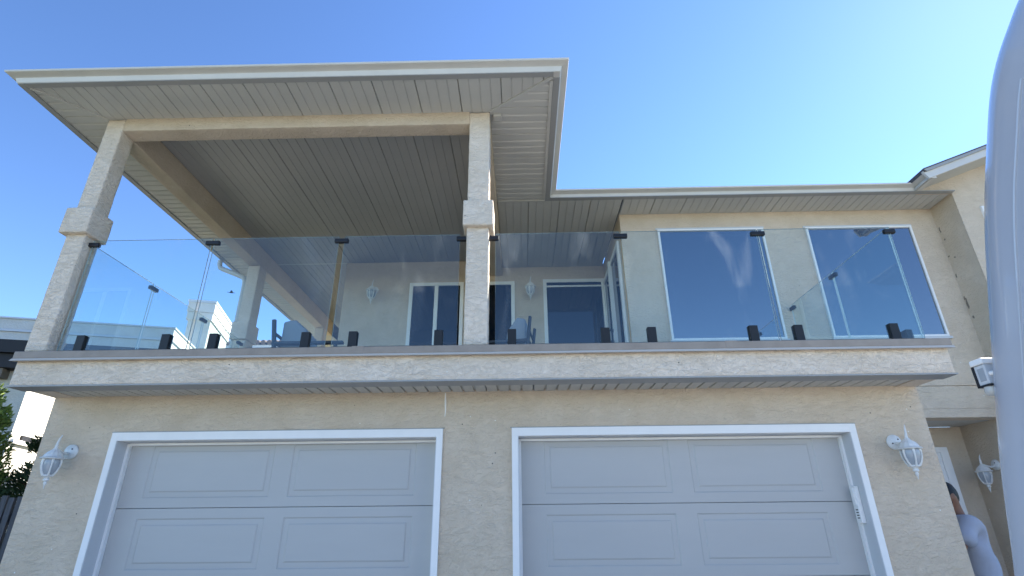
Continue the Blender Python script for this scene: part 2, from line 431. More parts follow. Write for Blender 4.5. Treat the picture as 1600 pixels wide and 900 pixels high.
# porch beams
m = MB(); m.box(-3.937, -0.469, YC + .001, 4.376, Z_PB, Z_PC + .01)
m.build('porch_beam', M['stucco'], house, bevel=.006, rough=(0.03, 0.004, 7), smooth='all')
m = MB(); m.box(-4.114, -3.939, 4.380, 10.6, Z_PB, Z_PC + .01); m.build('porch_beam', M['stucco'], house, bevel=.004)
m = MB(); m.box(-0.467, -0.271, 4.380, B1 - .001, Z_PB, Z_PC + .01); m.build('porch_beam', M['stucco'], house, bevel=.004)

# upper walls
m = MB(); m.box(-2.797, 1.347, B1, B1 + .2, 2.70, Z_PC + .05); m.build('wall', M['stucco'], house)
m = MB(); m.box(-2.797, -2.60, B1 + .2, 13.0, 2.70, Z_PC + .05); m.build('wall', M['stucco'], house)
m = MB(); m.box(1.347, 1.55, B2 + .2, B1, 2.70, Z_EAVE + .04); m.build('wall', M['stucco'], house)
m = MB(); m.box(1.347, XS, B2, B2 + .2, 2.904, Z_EAVE + .04); m.build('wall', M['stucco'], house)
m = MB(); m.box(1.347, XR, B2, B2 + .2, 2.60, 2.902); m.build('wall', M['stucco'], house)
m = MB(); m.box(XR + .001, XS, B2 + .006, B2 + .2, 2.64, 2.900); m.build('entry_header', M['stucco'], house, bevel=.004)
m = MB(); m.box(XR + .001, XS, B2 - .012, B2 + .2, 2.538, 2.636); m.build('entry_header', M['stucco'], house, bevel=.004)
m = MB(); m.box(XS, XS + .2, B3 + .02, 7.1, 0, Z_EAVE + .16); m.build('wall', M['stucco'], house)
# entry recess
m = MB(); m.box(XR, XS, 6.951, 7.1, 0, 2.545); m.build('wall', M['stucco'], house)
m = MB(); m.box(XR, XS - .001, B2 + .02, 6.95, 2.546, 2.62); m.build('entry_ceiling', M['soffit'], house)
m = MB(); m.box(3.62, 5.10, 6.915, 6.95, 0.17, 2.235); e = m.build('entry_door', M['white'], house)
m = MB(); m.box(5.10, 5.195, 6.90, 6.95, 0.16, 2.30); m.box(3.52, 5.10, 6.90, 6.95, 2.236, 2.30); m.build('door_frame', M['white'], e, bevel=.004)

# soffit panels --------------------------------------------------------------
def soffit_run(a0, a1, b0, b1, z, axis, clip=None, rib=0.1, n=4, gd=.006, mt='soffit', gw=.006, jd=.016):
    """panels side by side along `axis`, each with V grooves; ribs run the other way"""
    a = a0
    while a < a1 - 0.02:
        e = min(a + rib * n, a1)
        prof = [(a + .001, z + jd), (a + .007, z)]
        k = 1
        while a + k * rib < e - 0.02:
            c = a + k * rib
            prof += [(c - .006, z), (c - .004, z + .018), (c + .002, z + .018), (c + .022, z)] if axis == 'y' else [(c - gw, z), (c - gw * .8, z + gd), (c + gw * .7, z + gd), (c + gw, z)]
            k += 1
        prof += [(e - .007, z), (e - .001, z + jd), (e - .001, z + .022), (a + .001, z + .022)]
        m = MB(); m.prism(prof, 'y' if axis == 'x' else 'x', b0, b1)
        m.build('soffit_panel', M[mt], house, clip=clip)
        a = e
soffit_run(-4.545, 0.341, 3.752, YC + .03, Z_EAVE + .006, 'x',
           clip=[((-4.547, 3.75, 0), Vector((-0.453, 0.427, 0))), ((0.3425, 3.75, 0), Vector((0.453, 0.6135, 0)))])
soffit_run(3.752, 13.0, -4.545, -4.116, Z_EAVE + .006, 'y', clip=[((-4.547, 3.75, 0), Vector((0.453, -0.427, 0)))])
soffit_run(3.752, 5.84, -0.269, 0.341, Z_EAVE + .006, 'y', clip=[((0.3425, 3.75, 0), Vector((-0.453, -0.6135, 0)))])
soffit_run(-0.269, 1.345, 5.842, B1 - .002, Z_EAVE + .006, 'x')
soffit_run(1.349, XS - .002, 5.842, B2 - .001, Z_EAVE + .006, 'x')
soffit_run(-3.937, -0.469, 4.379, B1 - .006, Z_PC, 'x', gd=.0045, mt='soffit_shaded', jd=.009)
soffit_run(-3.937, -2.799, B1 + .006, 12.9, Z_PC, 'x', mt='soffit_shaded')
soffit_run(-3.897, 3.197, YB + .163, YW - .001, Z_SOF + .006, 'x', gd=.016, gw=.010)
def strip(p, q, wd, h, name='soffit_trim', z=Z_EAVE, mt='trim_grey'):
    p = Vector(p); q = Vector(q); d = (q - p).normalized(); nn = Vector((-d.y, d.x)) * wd / 2
    m = MB(); c = [p - nn, q - nn, q + nn, p + nn]
    m.quadbox([(*v, z - h) for v in c] + [(*v, z + .005) for v in c]); return m.build(name, M[mt], house)
strip((-4.54, 3.757), (-4.12, 4.198), .03, .006, mt='soffit')
strip((0.335, 3.757), (-0.268, 4.20), .03, .006, mt='soffit')
strip((-0.255, 5.836), (0.34, 5.836), .03, .005, mt='soffit')
strip((0.34, 5.80), (XS - .003, 5.80), .07, .004)
strip((0.372, 3.76), (0.372, 5.83), .06, .006)
strip((-4.545, 3.722), (0.34, 3.722), .058, .006)
strip((-4.577, 3.70), (-4.577, 13.0), .058, .006)
strip((0.325, 3.80), (0.325, 5.80), .03, .007, mt='soffit')
strip((-2.80 , B1 - .0), (-3.93, B1 - .0), .02, .003, z=Z_PC, mt='soffit')
m = MB(); m.box(-0.235, -0.155, 4.225, 4.30, Z_EAVE - .03, Z_EAVE + .004); m.build('junction_plate', M['soffit'], house, bevel=.004)

# gutters ---------------------------------------------------------------------
PROF = [(-.058, .000), (-.004, .000), (.001, .004), (.014, .046), (.040, .057), (.056, .061), (.072, .066), (.076, .072), (.077, .084), (.064, .086), (.062, .078), (-.058, .078)]
def gutter(path, prof, name):
    # path: list of (x,y); outward is to the right of travel
    P = [Vector(p) for p in path]; m = MB(); sec = []
    for i, p in enumerate(P):
        ns = []
        if i > 0: d = (P[i] - P[i - 1]).normalized(); ns.append(Vector((d.y, -d.x)))
        if i < len(P) - 1: d = (P[i + 1] - P[i]).normalized(); ns.append(Vector((d.y, -d.x)))
        if len(ns) == 2:
            k = (ns[0] + ns[1]) / (1 + ns[0].dot(ns[1]))
        else: k = ns[0]
        sec.append([(p.x + k.x * o, p.y + k.y * o, Z_EAVE + h) for o, h in prof])
    n = len(prof)
    m.v = [v for s_ in sec for v in s_]
    for i in range(len(P) - 1):
        for j in range(n):
            j2 = (j + 1) % n
            m.f.append([i * n + j, i * n + j2, (i + 1) * n + j2, (i + 1) * n + j]); m.mi.append(0)
    m.f.append(list(range(n))); m.f.append([(len(P) - 1) * n + j for j in range(n)]); m.mi += [0, 0]
    return m.build(name, M['gutter'], house, smooth=20)
gutter([(-4.607, 13.0), (-4.607, 3.69), (0.4025, 3.69), (0.4025, 5.78), (4.985, 5.78), (4.985, 5.49)], PROF, 'gutter')

# roofs (hip over the porch wing, low slope over the middle, gable on the right)
def roof(V, F, name='roof'):
    m = MB(); n = len(V)
    m.v = [tuple(v) for v in V] + [(x, y, z - .05) for x, y, z in V]
    for f in F:
        m.f.append(list(f)); m.f.append([n + i for i in f][::-1]); m.mi += [0, 0]
    ec = {}
    for f in F:
        for a, b in zip(f, f[1:] + f[:1]): ec[(a, b)] = 1
    for a, b in list(ec):
        if (b, a) not in ec: m.f.append([a, n + a, n + b, b]); m.mi.append(0)
    return m.build(name, M['shingle'], house)
ze = 5.375
roof([(-4.60, 3.70, ze), (0.395, 3.70, ze), (0.395, 13, ze), (-4.60, 13, ze), (-2.10, 6.2, ze + .75), (-2.10, 13, ze + .75)],
     [[0, 1, 4], [1, 2, 5, 4], [3, 0, 4, 5]])
roof([(0.40, 5.79, ze), (5.0, 5.79, ze), (5.0, 10, ze + 1.2), (0.40, 10, ze + 1.2)], [[0, 1, 2, 3]])
pk = 9.4; zr = lambda x: 5.30 + (x - 4.886) * .39
roof([(4.90, 5.46, zr(4.93) + .062), (pk, 5.46, zr(pk) + .06), (pk, 13, zr(pk) + .06), (4.90, 13, zr(4.93) + .062), (2 * pk - 4.9, 5.46, zr(4.93)), (2 * pk - 4.9, 13, zr(4.93))],
     [[0, 1, 2, 3], [1, 4, 5, 2]])
m = MB(); m.prism([(4.945, 5.247), (pk, 5.247 + (pk - 4.945) * .39), (pk, 5.341 + (pk - 4.886) * .39), (4.886, 5.341)], 'y', 5.475, 5.502)
m.build('rake_fascia', M['gutter'], house)
m = MB(); m.prism([(4.96, 5.262), (pk, 5.262 + (pk - 4.96) * .39), (pk, 5.29 + (pk - 4.96) * .39), (4.96, 5.29)], 'y', 5.503, 5.85)
m.build('rake_soffit', M['soffit'], house)
m = MB(); m.prism([(4.93, 5.335), (pk, 5.335 + (pk - 4.93) * .39), (pk, 5.36 + (pk - 4.93) * .39), (4.90, 5.36)], 'y', 5.455, 5.474)
m.build('drip_edge', M['trim_grey'], house)
# gable front wall of the right wing, with a window
zz = lambda x: 5.30 + (x - 5.0) * .39
m = MB(); m.prism([(5.02, Z_EAVE - .004), (XS + .25, Z_EAVE - .004), (XS + .25, zz(XS + .25)), (5.02, zz(5.02))], 'y', B3, B3 + .018)
m.prism([(XS, 0), (XS + .25, 0), (XS + .25, Z_EAVE - .006), (XS, Z_EAVE - .006)], 'y', B3, B3 + .018)
m.prism([(XS + .251, 0), (12.5, 0), (12.5, zz(2 * pk - 12.5)), (pk, zz(pk)), (XS + .251, zz(XS + .251))], 'y', B3, B3 + .2)
m.build('wall', M['stucco'], house)
m = MB(); m.box(12.3, 12.5, B3 + .2, 13, 0, 5.4); m.build('wall', M['stucco'], house)

def window(x0, x1, z0, z1, y, fw=.026, pane='pane', bars=(), proud=.03, name='window', sill=True):
    m = MB()
    m.box(x0, x0 + fw, y - proud, y + .02, z0, z1); m.box(x1 - fw, x1, y - proud, y + .02, z0, z1)
    m.box(x0 + fw, x1 - fw, y - proud + .001, y + .02, z1 - fw, z1); m.box(x0 + fw, x1 - fw, y - proud + .001, y + .02, z0, z0 + fw)
    for b0, b1 in bars: m.box(b0, b1, y - proud + .004, y + .02, z0 + fw, z1 - fw)
    f = m.build(name, M['white'], house, bevel=.003)
    xs = [x0 + fw] + [q for b in bars for q in b] + [x1 - fw]
    for a, b in zip(xs[::2], xs[1::2]):
        m = MB(); m.box(a, b, y - .010, y - .002, z0 + fw, z1 - fw); m.build('pane', M[pane], f)
        # inner sash line
    return f
w1 = window(1.822, 3.20, 3.485, 5.012, B2)
w2 = window(3.752, 5.12, 3.490, 5.008, B2)
window(5.735, 6.9, 3.9, 5.045, B3)
for x0, x1, z0, z1 in ((1.822, 3.20, 3.485, 5.012), (3.752, 5.12, 3.490, 5.008)):
    m = MB(); m.box(x0 - .02, x1 + .02, B2 - .012, B2 + .01, z1 + .001, z1 + .03); m.box(x0 - .02, x1 + .02, B2 - .045, B2 + .01, z0 - .03, z0 - .001)
    m.build('window_trim', M['jamb'], house, bevel=.003)
def slider(x0, x1, z1, y, bars, name):
    f = window(x0, x1, 2.83, z1, y, fw=.055, bars=bars, pane='pane_deck', name=name)
    return f
slider(-1.744, -0.885, 5.010, B1, [(-1.345, -1.285)], 'patio_door')
slider(-0.735, -0.079, 5.010, B1, [], 'patio_window')
d = slider(0.37, 1.345, 5.035, B1, [], 'patio_door')
m = MB(); m.box(0.425, 1.29, B1 - .026, B1 - .012, 4.90, 4.925); m.build('blind_rail', M['white'], d)
# french doors in the wall that faces left (x = 1.347)
m = MB(); X = 1.347
for y0, y1 in ((6.42, 6.50), (7.70, 7.76)): m.box(X - .03, X + .02, y0, y1, 2.83, 4.98)
m.box(X - .03, X + .02, 6.50, 7.70, 4.90, 4.979)
fd = m.build('french_door', M['white'], house, bevel=.003)
for y0, y1, ya in ((6.505, 7.03, 7.0), (7.11, 7.695, 7.14)):
    m = MB(); m.box(X - .012, X - .004, y0, y1, 2.84, 4.895); m.build('pane', M['pane_deck'], fd)
m = MB(); m.box(X - .060, X - .001, 7.032, 7.108, 2.83, 4.97); m.build('door_stile', M['white'], fd, bevel=.004)
for z in (3.75, 3.92):
    m = MB(); m.lathe([(0, 0), (.03, 0), (.03, .012), (.012, .016), (.012, .05), (0, .05)], (X - .06, 7.07, z), 10, 'x')
    m.tube([(X - .10, 7.07, z), (X - .105, 7.0, z)], .012, 6); m.build('door_handle', M['black'], fd)

rs = random.Random(11)
for z, d, h in ((4.93, .03, .05), (4.78, .05, .022), (4.55, .02, .016), (4.50, .10, .014), (4.28, .02, .03), (3.98, .015, .04), (3.9, .03, .09), (3.72, .04, .03)):
    m = MB(); y = B2 - d; m.prism([(y + rs.uniform(-.006, .006) + .012 * math.cos(a * 1.047) * rs.uniform(.5, 1.2), z + h * math.sin(a * 1.047) * rs.uniform(.5, 1)) for a in range(6)], 'x', XS - .003, XS + .002)
    m.build('stain_patch', M['taupe'], house)
m = MB(); m.tube([(-.655, YW - .001, 2.53), (-.652, YW - .001, 2.46), (-.648, YW - .001, 2.38), (-.652, YW - .001, 2.33)], [.005, .009, .006, .003], 6); m.build('paint_drip', M['white'], house, smooth=True)

# downspout at the second left column
m = MB()
m.tube([(-4.64, 7.38, 5.27), (-4.64, 7.39, 5.20), (-4.62, 7.39, 5.15), (-4.57, 7.38, 5.12), (-4.46, 7.36, 5.07), (-4.28, 7.34, 4.99), (-4.20, 7.34, 4.95), (-4.165, 7.34, 4.89), (-4.16, 7.34, 4.80), (-4.16, 7.34, 2.6)], .036, 10)
m.build('downspout', M['gutter'], house, smooth=True)

# ------------------------------------------------------------------ wall lamps
def make_lamp(label, loc, rz):
    L = empty('wall_lamp', loc, label, 'wall lamp', 'white coach lamps on the house walls', world=False, rz=rz)
    m = MB(); m.lathe([(0, .030), (.030, .028), (.050, .018), (.060, .008), (.060, 0)], (0, 0, 0), 20, 'y'); 
    m.build('back_plate', M['lamp_white'], L, smooth=True)
    m = MB()
    for x, z in ((-.028, -.012), (.022, .020)): m.lathe([(0, .008), (.005, .006), (.006, 0)], (x, -.026, z), 8, 'y')
    m.build('screw', M['black'], L)
    cy = -.165
    m = MB(); m.tube([(0, -.02, -.012), (0, -.06, -.022), (0, -.10, -.015), (0, -.14, .0), (0, cy, .0)], [.014, .012, .011, .011, .012], 10)
    m.build('arm', M['lamp_white'], L, smooth=True)
    m = MB()
    m.lathe([(0, .012), (.016, .010), (.020, .0), (.026, -.006), (.044, -.020), (.060, -.040), (.068, -.060)], (0, cy, 0), 48, 'z', flute=.05, nf=12)
    m.lathe([(.060, -.060), (.084, -.064), (.087, -.070), (.082, -.076), (.060, -.078)], (0, cy, 0), 24)
    m.build('lamp_cap', M['lamp_white'], L, smooth=50)
    m = MB(); m.tube([(0, cy, .005), (.0, cy - .001, .03), (.003, cy - .002, .055), (.008, cy, .085), (.016, cy + .004, .115)], [.013, .011, .009, .007, .003], 8)
    m.build('finial', M['lamp_white'], L, smooth=True)
    m = MB(); m.lathe([(.060, -.080), (.064, -.10), (.060, -.135), (.048, -.170), (.032, -.196)], (0, cy, 0), 24)
    m.build('glass_body', M['lamp_glass'], L, smooth=True)
    for k in range(6):
        a = k * math.pi / 3 + .26; ca, sa = math.cos(a), math.sin(a)
        m = MB(); m.tube([(r * ca, cy + r * sa, z) for r, z in ((.064, -.078), (.068, -.10), (.065, -.135), (.052, -.172), (.034, -.200))], [.009, .007, .006, .007, .009], 6)
        m.build('rib', M['lamp_white'], L, smooth=True)
    m = MB(); m.lathe([(.036, -.194), (.038, -.204), (.022, -.214), (.016, -.222), (.022, -.230), (.022, -.236), (.010, -.246), (.013, -.256), (.010, -.266), (.005, -.280), (.003, -.296), (0, -.300)], (0, cy, 0), 16)
    m.build('drop', M['lamp_white'], L, smooth=True)
    return L
lamp = make_lamp('white coach lamp beside the left garage door, at the wall corner near the trees', (-3.775, 4.598, 2.075), 0)
for i, (lb, lc, rz) in enumerate((
    ('white coach lamp right of the right garage door, above the entry corner', (3.045, 4.598, 2.075), 0),
    ('white coach lamp on the balcony back wall, left of the two pane patio door', (-2.30, B1 - .002, 4.90), 0),
    ('white coach lamp on the balcony back wall between two dark patio doors', (0.165, B1 - .002, 4.92), 0),
    ('white coach lamp in the shaded entry recess, half hidden by the white vehicle', (XS - .002, 6.60, 2.06), R(-90)))):
    c = copy_tree(lamp); c.location = lc; c.rotation_euler = (0, 0, rz); c['label'] = lb

# garage door sensor box on the right jamb
kp = empty('keypad', (2.70, 4.69, 1.60), 'slim white sensor box on the right jamb of the right garage door', 'keypad')
m = MB(); m.box(2.664, 2.699, 4.655, 4.715, 1.47, 1.745); m.build('housing', M['white'], kp, bevel=.006)
m = MB(); m.box(2.655, 2.664, 4.665, 4.705, 1.60, 1.73); m.build('cover', M['white'], kp, bevel=.003)
m = MB()
for k in range(4): m.box(2.6605, 2.6638, 4.672, 4.70, 1.505 + k * .02, 1.512 + k * .02)
m.build('vent_slot', M['black'], kp)

# ------------------------------------------------------------------ glass railings
YG = 4.285; ZG0, ZG1 = 2.862, 3.912
def panel(r, x0, x1, y0, y1):
    m = MB(); m.box(x0, x1, y0, y1, ZG0, ZG1, 0)
    for i in range(6): pass
    along_x = (x1 - x0) > (y1 - y0)
    m.mi = [1, 1, 0, 1, 0, 1] if along_x else [1, 1, 1, 0, 1, 0]
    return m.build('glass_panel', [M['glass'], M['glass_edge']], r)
def spigot(r, x, y, turn=False):
    m = MB()
    a, b = (.036, .028)
    if turn: a, b = b, a
    m.box(x - a, x + a, y - b, y + b, 2.809, 2.988); s = m.build('spigot', M['black'], r, bevel=.004)
    m = MB(); m.box(x - a - .018, x + a + .018, y - b - .02, y + b + .02, 2.803, 2.812); m.build('base_plate', M['black'], s, bevel=.002)
def clamp(r, x, y, turn=False, ln=.062, z=3.866):
    m = MB(); a, b = (ln, .020)
    if turn: a, b = b, a
    m.box(x - a, x + a, y - b, y + b, z - .020, z + .020); m.build('clamp', M['black'], r, bevel=.006)
T = .006
rl = empty('glass_railing', (-2.2, YG, 2.80), 'clear glass railing on the left half of the balcony, between the two front columns', 'railing', 'frameless glass railings of the balcony')
for x0, x1 in ((-3.91, -2.812), (-2.785, -1.642), (-1.588, -0.535)): panel(rl, x0, x1, YG - T, YG + T)
for x in (-3.721, -2.995, -2.590, -1.808, -1.407, -0.686): spigot(rl, x, YG)
for x in (-2.797, -1.614): clamp(rl, x, YG)
clamp(rl, -3.897, YG, ln=.05); clamp(rl, -0.515, YG, ln=.05)
XLr = -3.98
for y0, y1 in ((4.40, 5.262), (5.292, 6.252), (6.282, 7.20)): panel(rl, XLr - T, XLr + T, y0, y1)
for y in (5.277, 6.267, 7.21): clamp(rl, XLr, y, True, z=3.862)
for y in (4.62, 5.05, 5.5, 6.05, 6.5, 7.0): spigot(rl, XLr, y, True)
rr = empty('glass_railing', (1.5, YG, 2.80), 'clear glass railing on the right half of the balcony, before the two large windows', 'railing', 'frameless glass railings of the balcony')
for x0, x1 in ((-0.212, 0.911), (0.925, 2.143), (2.159, 3.334)): panel(rr, x0, x1, YG - T, YG + T)
for x in (-0.071, 0.71, 1.096, 1.938, 2.309, 3.094): spigot(rr, x, YG)
for x in (0.918, 2.151): clamp(rr, x, YG)
clamp(rr, -0.232, YG, ln=.05); clamp(rr, 3.325, YG, ln=.05)
XRr = 3.328
for y0, y1 in ((YG + .012, 5.226), (5.246, 6.185)): panel(rr, XRr - T, XRr + T, y0, y1)
clamp(rr, XRr, 5.236, True); clamp(rr, XRr, 6.165, True, ln=.05)
for y in (4.46, 5.05, 5.5, 6.0): spigot(rr, XRr, y, True)

# ------------------------------------------------------------------ deck chairs
def make_chair(label, loc, rz, mirror=1):
    c = empty('patio_chair', loc, label, 'chair', 'patio chairs on the balcony', world=False, rz=rz)
    for sy in (-1, 1):
        y = sy * .20
        m = MB(); m.tube([(-.27, y, 0), (-.36, y, .45), (-.405, y, .745)], [.020, .026, .024], 8); m.build('back_post', M['frame_dark'], c, smooth=True, fix=True)
        m = MB(); m.tube([(.30, y, 0), (.28, y, .47)], .020, 8); m.build('leg', M['frame_dark'], c, smooth=True)
        m = MB(); m.box(-.38, .36, y - .03, y + .03, .470, .500); m.build('armrest', M['frame_dark'], c, bevel=.006)
    m = MB(); m.box(-.30, .30, -.18, .18, .26, .30); m.build('seat_frame', M['frame_dark'], c, bevel=.006)
    m = MB(); m.box(-.28, .30, -.175, .175, .302, .42); m.build('seat_cushion', M['cushion'], c, bevel=.03, seg=3, smooth='all')
    m = MB(); m.prism([(-.325, .425), (-.325, .745), (-.20, .770), (-.05, .62), (-.02, .43)], 'y', -.15, .15)
    m.build('back_cushion', M['cushion'], c, bevel=.022, seg=3, smooth='all')
    m = MB()
    for z in (.50, .60): 
        xx = -.36 - (z - .45) * .15; m.box(xx - .012, xx + .012, -.18, .18, z - .014, z + .014)
    m.build('back_slats', M['frame_dark'], c, bevel=.003)
    return c
ch = make_chair('dark framed chair with grey cushion behind the glass near the second left column', (-2.20, 5.5, 2.744), 0)
c2 = copy_tree(ch); c2.location = (-0.155, 5.55, 2.744); c2.scale = (.72, 1, 1); c2.rotation_euler = (0, 0, R(172))
c2['label'] = 'dark framed chair with grey cushion right behind the front right column'

# ------------------------------------------------------------------ vehicle at the right edge
van = empty('van', (2.2, -0.8, 0), 'smooth white rounded vehicle body filling the right edge of the photo', 'vehicle')
prof = [(1.64, .42), (1.66, .8), (1.605, 1.10), (1.513, 1.333), (1.427, 1.63), (1.278, 2.038), (1.205, 2.22), (1.132, 2.364), (1.055, 2.50), (.972, 2.584), (.86, 2.65), (.6, 2.70), (-4.2, 2.72), (-4.35, 2.6), (-4.4, .42)]
PX = 0.097     # the rounded corner draws the outline back; push the nose out by as much
def catmull(P, k):
    out = []
    for i in range(len(P) - 1):
        p0, p1, p2, p3 = (Vector(P[max(i - 1, 0)]), Vector(P[i]), Vector(P[i + 1]), Vector(P[min(i + 2, len(P) - 1)]))
        for q in range(k):
            t = q / k
            out.append(.5 * (2 * p1 + (p2 - p0) * t + (2 * p0 - 5 * p1 + 4 * p2 - p3) * t * t + (3 * p1 - p0 - 3 * p2 + p3) * t ** 3))
    return out + [Vector(P[-1])]
line = catmull(prof[:12], 5) + [Vector(p) for p in prof[12:]]
def inset(d):
    r = []; n = len(line)
    for i in range(n):
        t = (line[(i + 1) % n] - line[i - 1]).normalized()
        r.append((line[i].x + t.y * (PX - d), line[i].y - t.x * (PX - d)))
    return r
m = MB(); rad = .14; rings = []
for k in range(9):
    a = k / 8 * math.pi / 2; rings.append((1.2 + rad * (1 - math.cos(a)), inset(rad * (1 - math.sin(a)))))
rings += [(4.35 - x, q) for x, q in rings[::-1]]
n = len(line)
for x, q in rings: m.v += [(x, y, z) for y, z in q]
for i in range(len(rings) - 1):
    for j in range(n): m.f.append([i * n + j, i * n + (j + 1) % n, (i + 1) * n + (j + 1) % n, (i + 1) * n + j]); m.mi.append(0)
m.f += [list(range(n)), [(len(rings) - 1) * n + j for j in range(n)]]; m.mi += [0, 0]
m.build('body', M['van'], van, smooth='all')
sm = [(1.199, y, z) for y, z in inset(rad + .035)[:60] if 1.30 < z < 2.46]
m = MB(); m.tube(sm, .0035, 6); m.build('highlight_bead', M['van'], van, smooth=True)  # thin bead added to draw the highlight line on the body
for y in (.55, -3.2):
    for x0, x1 in ((1.24, 1.46), (2.9, 3.12)):
        m = MB(); xc = x0
        m.lathe([(.20, .0), (.36, .0), (.38, .03), (.38, .19), (.36, .22), (.20, .22)], (x0, y, .38), 28, 'x'); t = m.build('wheel', M['rubber'], van, smooth=True)
        m = MB(); m.lathe([(0, .03), (.10, .02), (.21, .05), (.21, .17), (.10, .20), (0, .19)], (x0, y, .38), 24, 'x'); m.build('rim', M['steel'], t, smooth=True)
m = MB(); m.quadbox([(1.42, 1.600, 1.32), (2.93, 1.600, 1.32), (2.93, 1.58, 1.32), (1.42, 1.58, 1.32), (1.42, 1.222, 2.32), (2.93, 1.222, 2.32), (2.93, 1.20, 2.32), (1.42, 1.20, 2.32)])
m.build('windscreen', M['pane'], van)
for x in (1.5, 2.85):
    m = MB(); m.lathe([(0, .03), (.07, .02), (.09, 0)], (x, 1.70, .85), 16, 'y'); 
    for i, v in enumerate(m.v): m.v[i] = (v[0], 2 * 1.70 - v[1], v[2])
    m.build('headlight', M['milky'], van, smooth=True)
# boxed lamp on the nose
lb = MB(); lb.box(1.222, 1.270, 1.405, 1.458, 1.872, 1.892); o = lb.build('marker_lamp', M['white'], van, bevel=.004)
lb = MB(); lb.box(1.228, 1.266, 1.408, 1.455, 1.806, 1.871); lb.build('lamp_frame', M['jamb'], o, bevel=.003)
lb = MB(); lb.box(1.224, 1.2285, 1.450, 1.458, 1.800, 1.871); lb.box(1.224, 1.268, 1.406, 1.457, 1.8, 1.8055)
lb.build('strap', M['strap'], o)
lb = MB(); lb.box(1.2265, 1.2295, 1.416, 1.440, 1.818, 1.860); lb.build('lens', M['lamp_glass'], o); lb = MB(); lb.lathe([(.020, 0), (.021, -.014), (.017, -.026), (.0, -.030)], (1.246, 1.431, 1.7995), 16); lb.build('lamp_base', M['milky'], o, smooth=60)
lb = MB(); lb.tube([(1.235, 1.43, 1.84), (1.25, 1.38, 1.84), (1.27, 1.30, 1.84)], .007, 8); lb.build('stalk', M['white'], o)

c0 = Vector((1.236, 1.435, 1.892)) - van.location
for q in [o] + [x for x in bpy.data.objects if x.parent == o]:
    q.data.transform(Matrix.Translation(c0) @ Matrix.Scale(.80, 4) @ Matrix.Translation(-c0))

# ------------------------------------------------------------------ person in the entry
per = empty('person', (3.93, 5.2, 0.16), 'person in pale blue short sleeved shirt with black hair, head bent, beside garage corner', 'person')
PX0, PY0, PZ0 = 3.915, 5.2, 0.0
def skin(name, pts, edges, m, parent, root=0, sub=2):
    me = bpy.data.meshes.new(name); me.from_pydata([p[:3] for p in pts], edges, [])
    o = bpy.data.objects.new(name, me); COL.objects.link(o)
    md = o.modifiers.new('skin', 'SKIN'); md.use_smooth_shade = True
    for i, p in enumerate(pts):
        sv = me.skin_vertices[0].data[i]; rr_ = p[3]
        sv.radius = rr_ if isinstance(rr_, tuple) else (rr_, rr_); sv.use_root = (i == root)
    s = o.modifiers.new('sub', 'SUBSURF'); s.levels = sub; s.render_levels = sub
    dg = bpy.context.evaluated_depsgraph_get(); dg.update()
    me2 = bpy.data.meshes.new_from_object(o.evaluated_get(dg))
    o.modifiers.clear(); o.data = me2; me2.name = name
    me2.materials.clear(); me2.materials.append(m)
    me2.polygons.foreach_set('use_smooth', [True] * len(me2.polygons))
    off = Vector(parent['_off']); me2.transform(Matrix.Translation(-off)); o.parent = parent; o['_off'] = list(off)
    return o
b = []; ed = []
def P(x, y, z, r): b.append((PX0 + x, PY0 + y, PZ0 + z, r)); return len(b) - 1
def E(*i): ed.extend(zip(i, i[1:]))
pel = P(-.05, 0, 1.04, .10); spi = P(-.085, 0, 1.22, .085); che = P(-.105, 0, 1.40, .085); nb = P(-.100, 0, 1.535, .058); nk = P(-.105, 0, 1.595, .052)
h1 = P(-.150, 0, 1.665, (.076, .074)); h2 = P(-.170, 0, 1.710, (.078, .076)); hf = P(-.215, 0, 1.655, .05)
nose_ = P(-.262, 0, 1.655, .014)
E(pel, spi, che, nb, nk, h1, h2); E(h1, hf, nose_)
for s in (-1, 1):
    ea = P(-.135, s * .088, 1.672, .016); E(h1, ea)
    sh = P(-.115, s * .15, 1.455, .046); el = P(-.27, s * .20, 1.215, .038); wr = P(-.39, s * .13, 1.185, .030)
    pa = P(-.45, s * .12, 1.195, .034); E(che, sh, el, wr, pa)
    for k, (dy, ln, dz) in enumerate(((-.03, .062, .004), (-.010, .072, .008), (.010, .068, .006), (.028, .054, .0))):
        f1 = P(-.495, s * .12 + dy, 1.195 + dz, .0095); f2 = P(-.495 - ln * .6, s * .12 + dy * 1.05, 1.180 + dz, .0085); f3 = P(-.495 - ln * .8, s * .12 + dy * 1.05, 1.155 + dz, .0075)
        E(pa, f1, f2, f3)
    t1 = P(-.45, s * .12 - s * .04, 1.205, .012); t2 = P(-.485, s * .12 - s * .058, 1.20, .0095); E(pa, t1, t2)
    hi = P(-.05, s * .09, .97, .085); kn = P(-.06, s * .10, .60, .062); an = P(.02, s * .10, .25, .042); to = P(-.10, s * .11, .20, .035); E(pel, hi, kn, an, to)
skin('body', b, ed, M['skin'], per)
b = []; ed = []
p0 = P(-.04, 0, .93, (.180, .140)); p1 = P(-.045, 0, 1.08, (.176, .130)); p2 = P(-.07, 0, 1.26, (.178, .126)); p3 = P(-.095, 0, 1.41, (.186, .132)); p4 = P(-.098, 0, 1.515, (.11, .078))
E(p0, p1, p2, p3, p4)
for s in (-1, 1):
    a = P(-.11, s * .150, 1.455, .090); c = P(-.165, s * .180, 1.36, .080); d_ = P(-.215, s * .195, 1.29, .072); E(p3, a, c, d_)
sh_o = skin('shirt', b, ed, M['shirt'], per)
for v in sh_o.data.vertices:       # folds dragging from the shoulder blade to the waist
    q = v.co; t = q.z * 26 + q.x * 22 + 2.2 * noise.noise(q * 6)
    k = .010 * math.sin(t) * (1 if q.z < 1.28 else .35)
    v.co += v.normal * k
b = []; ed = []
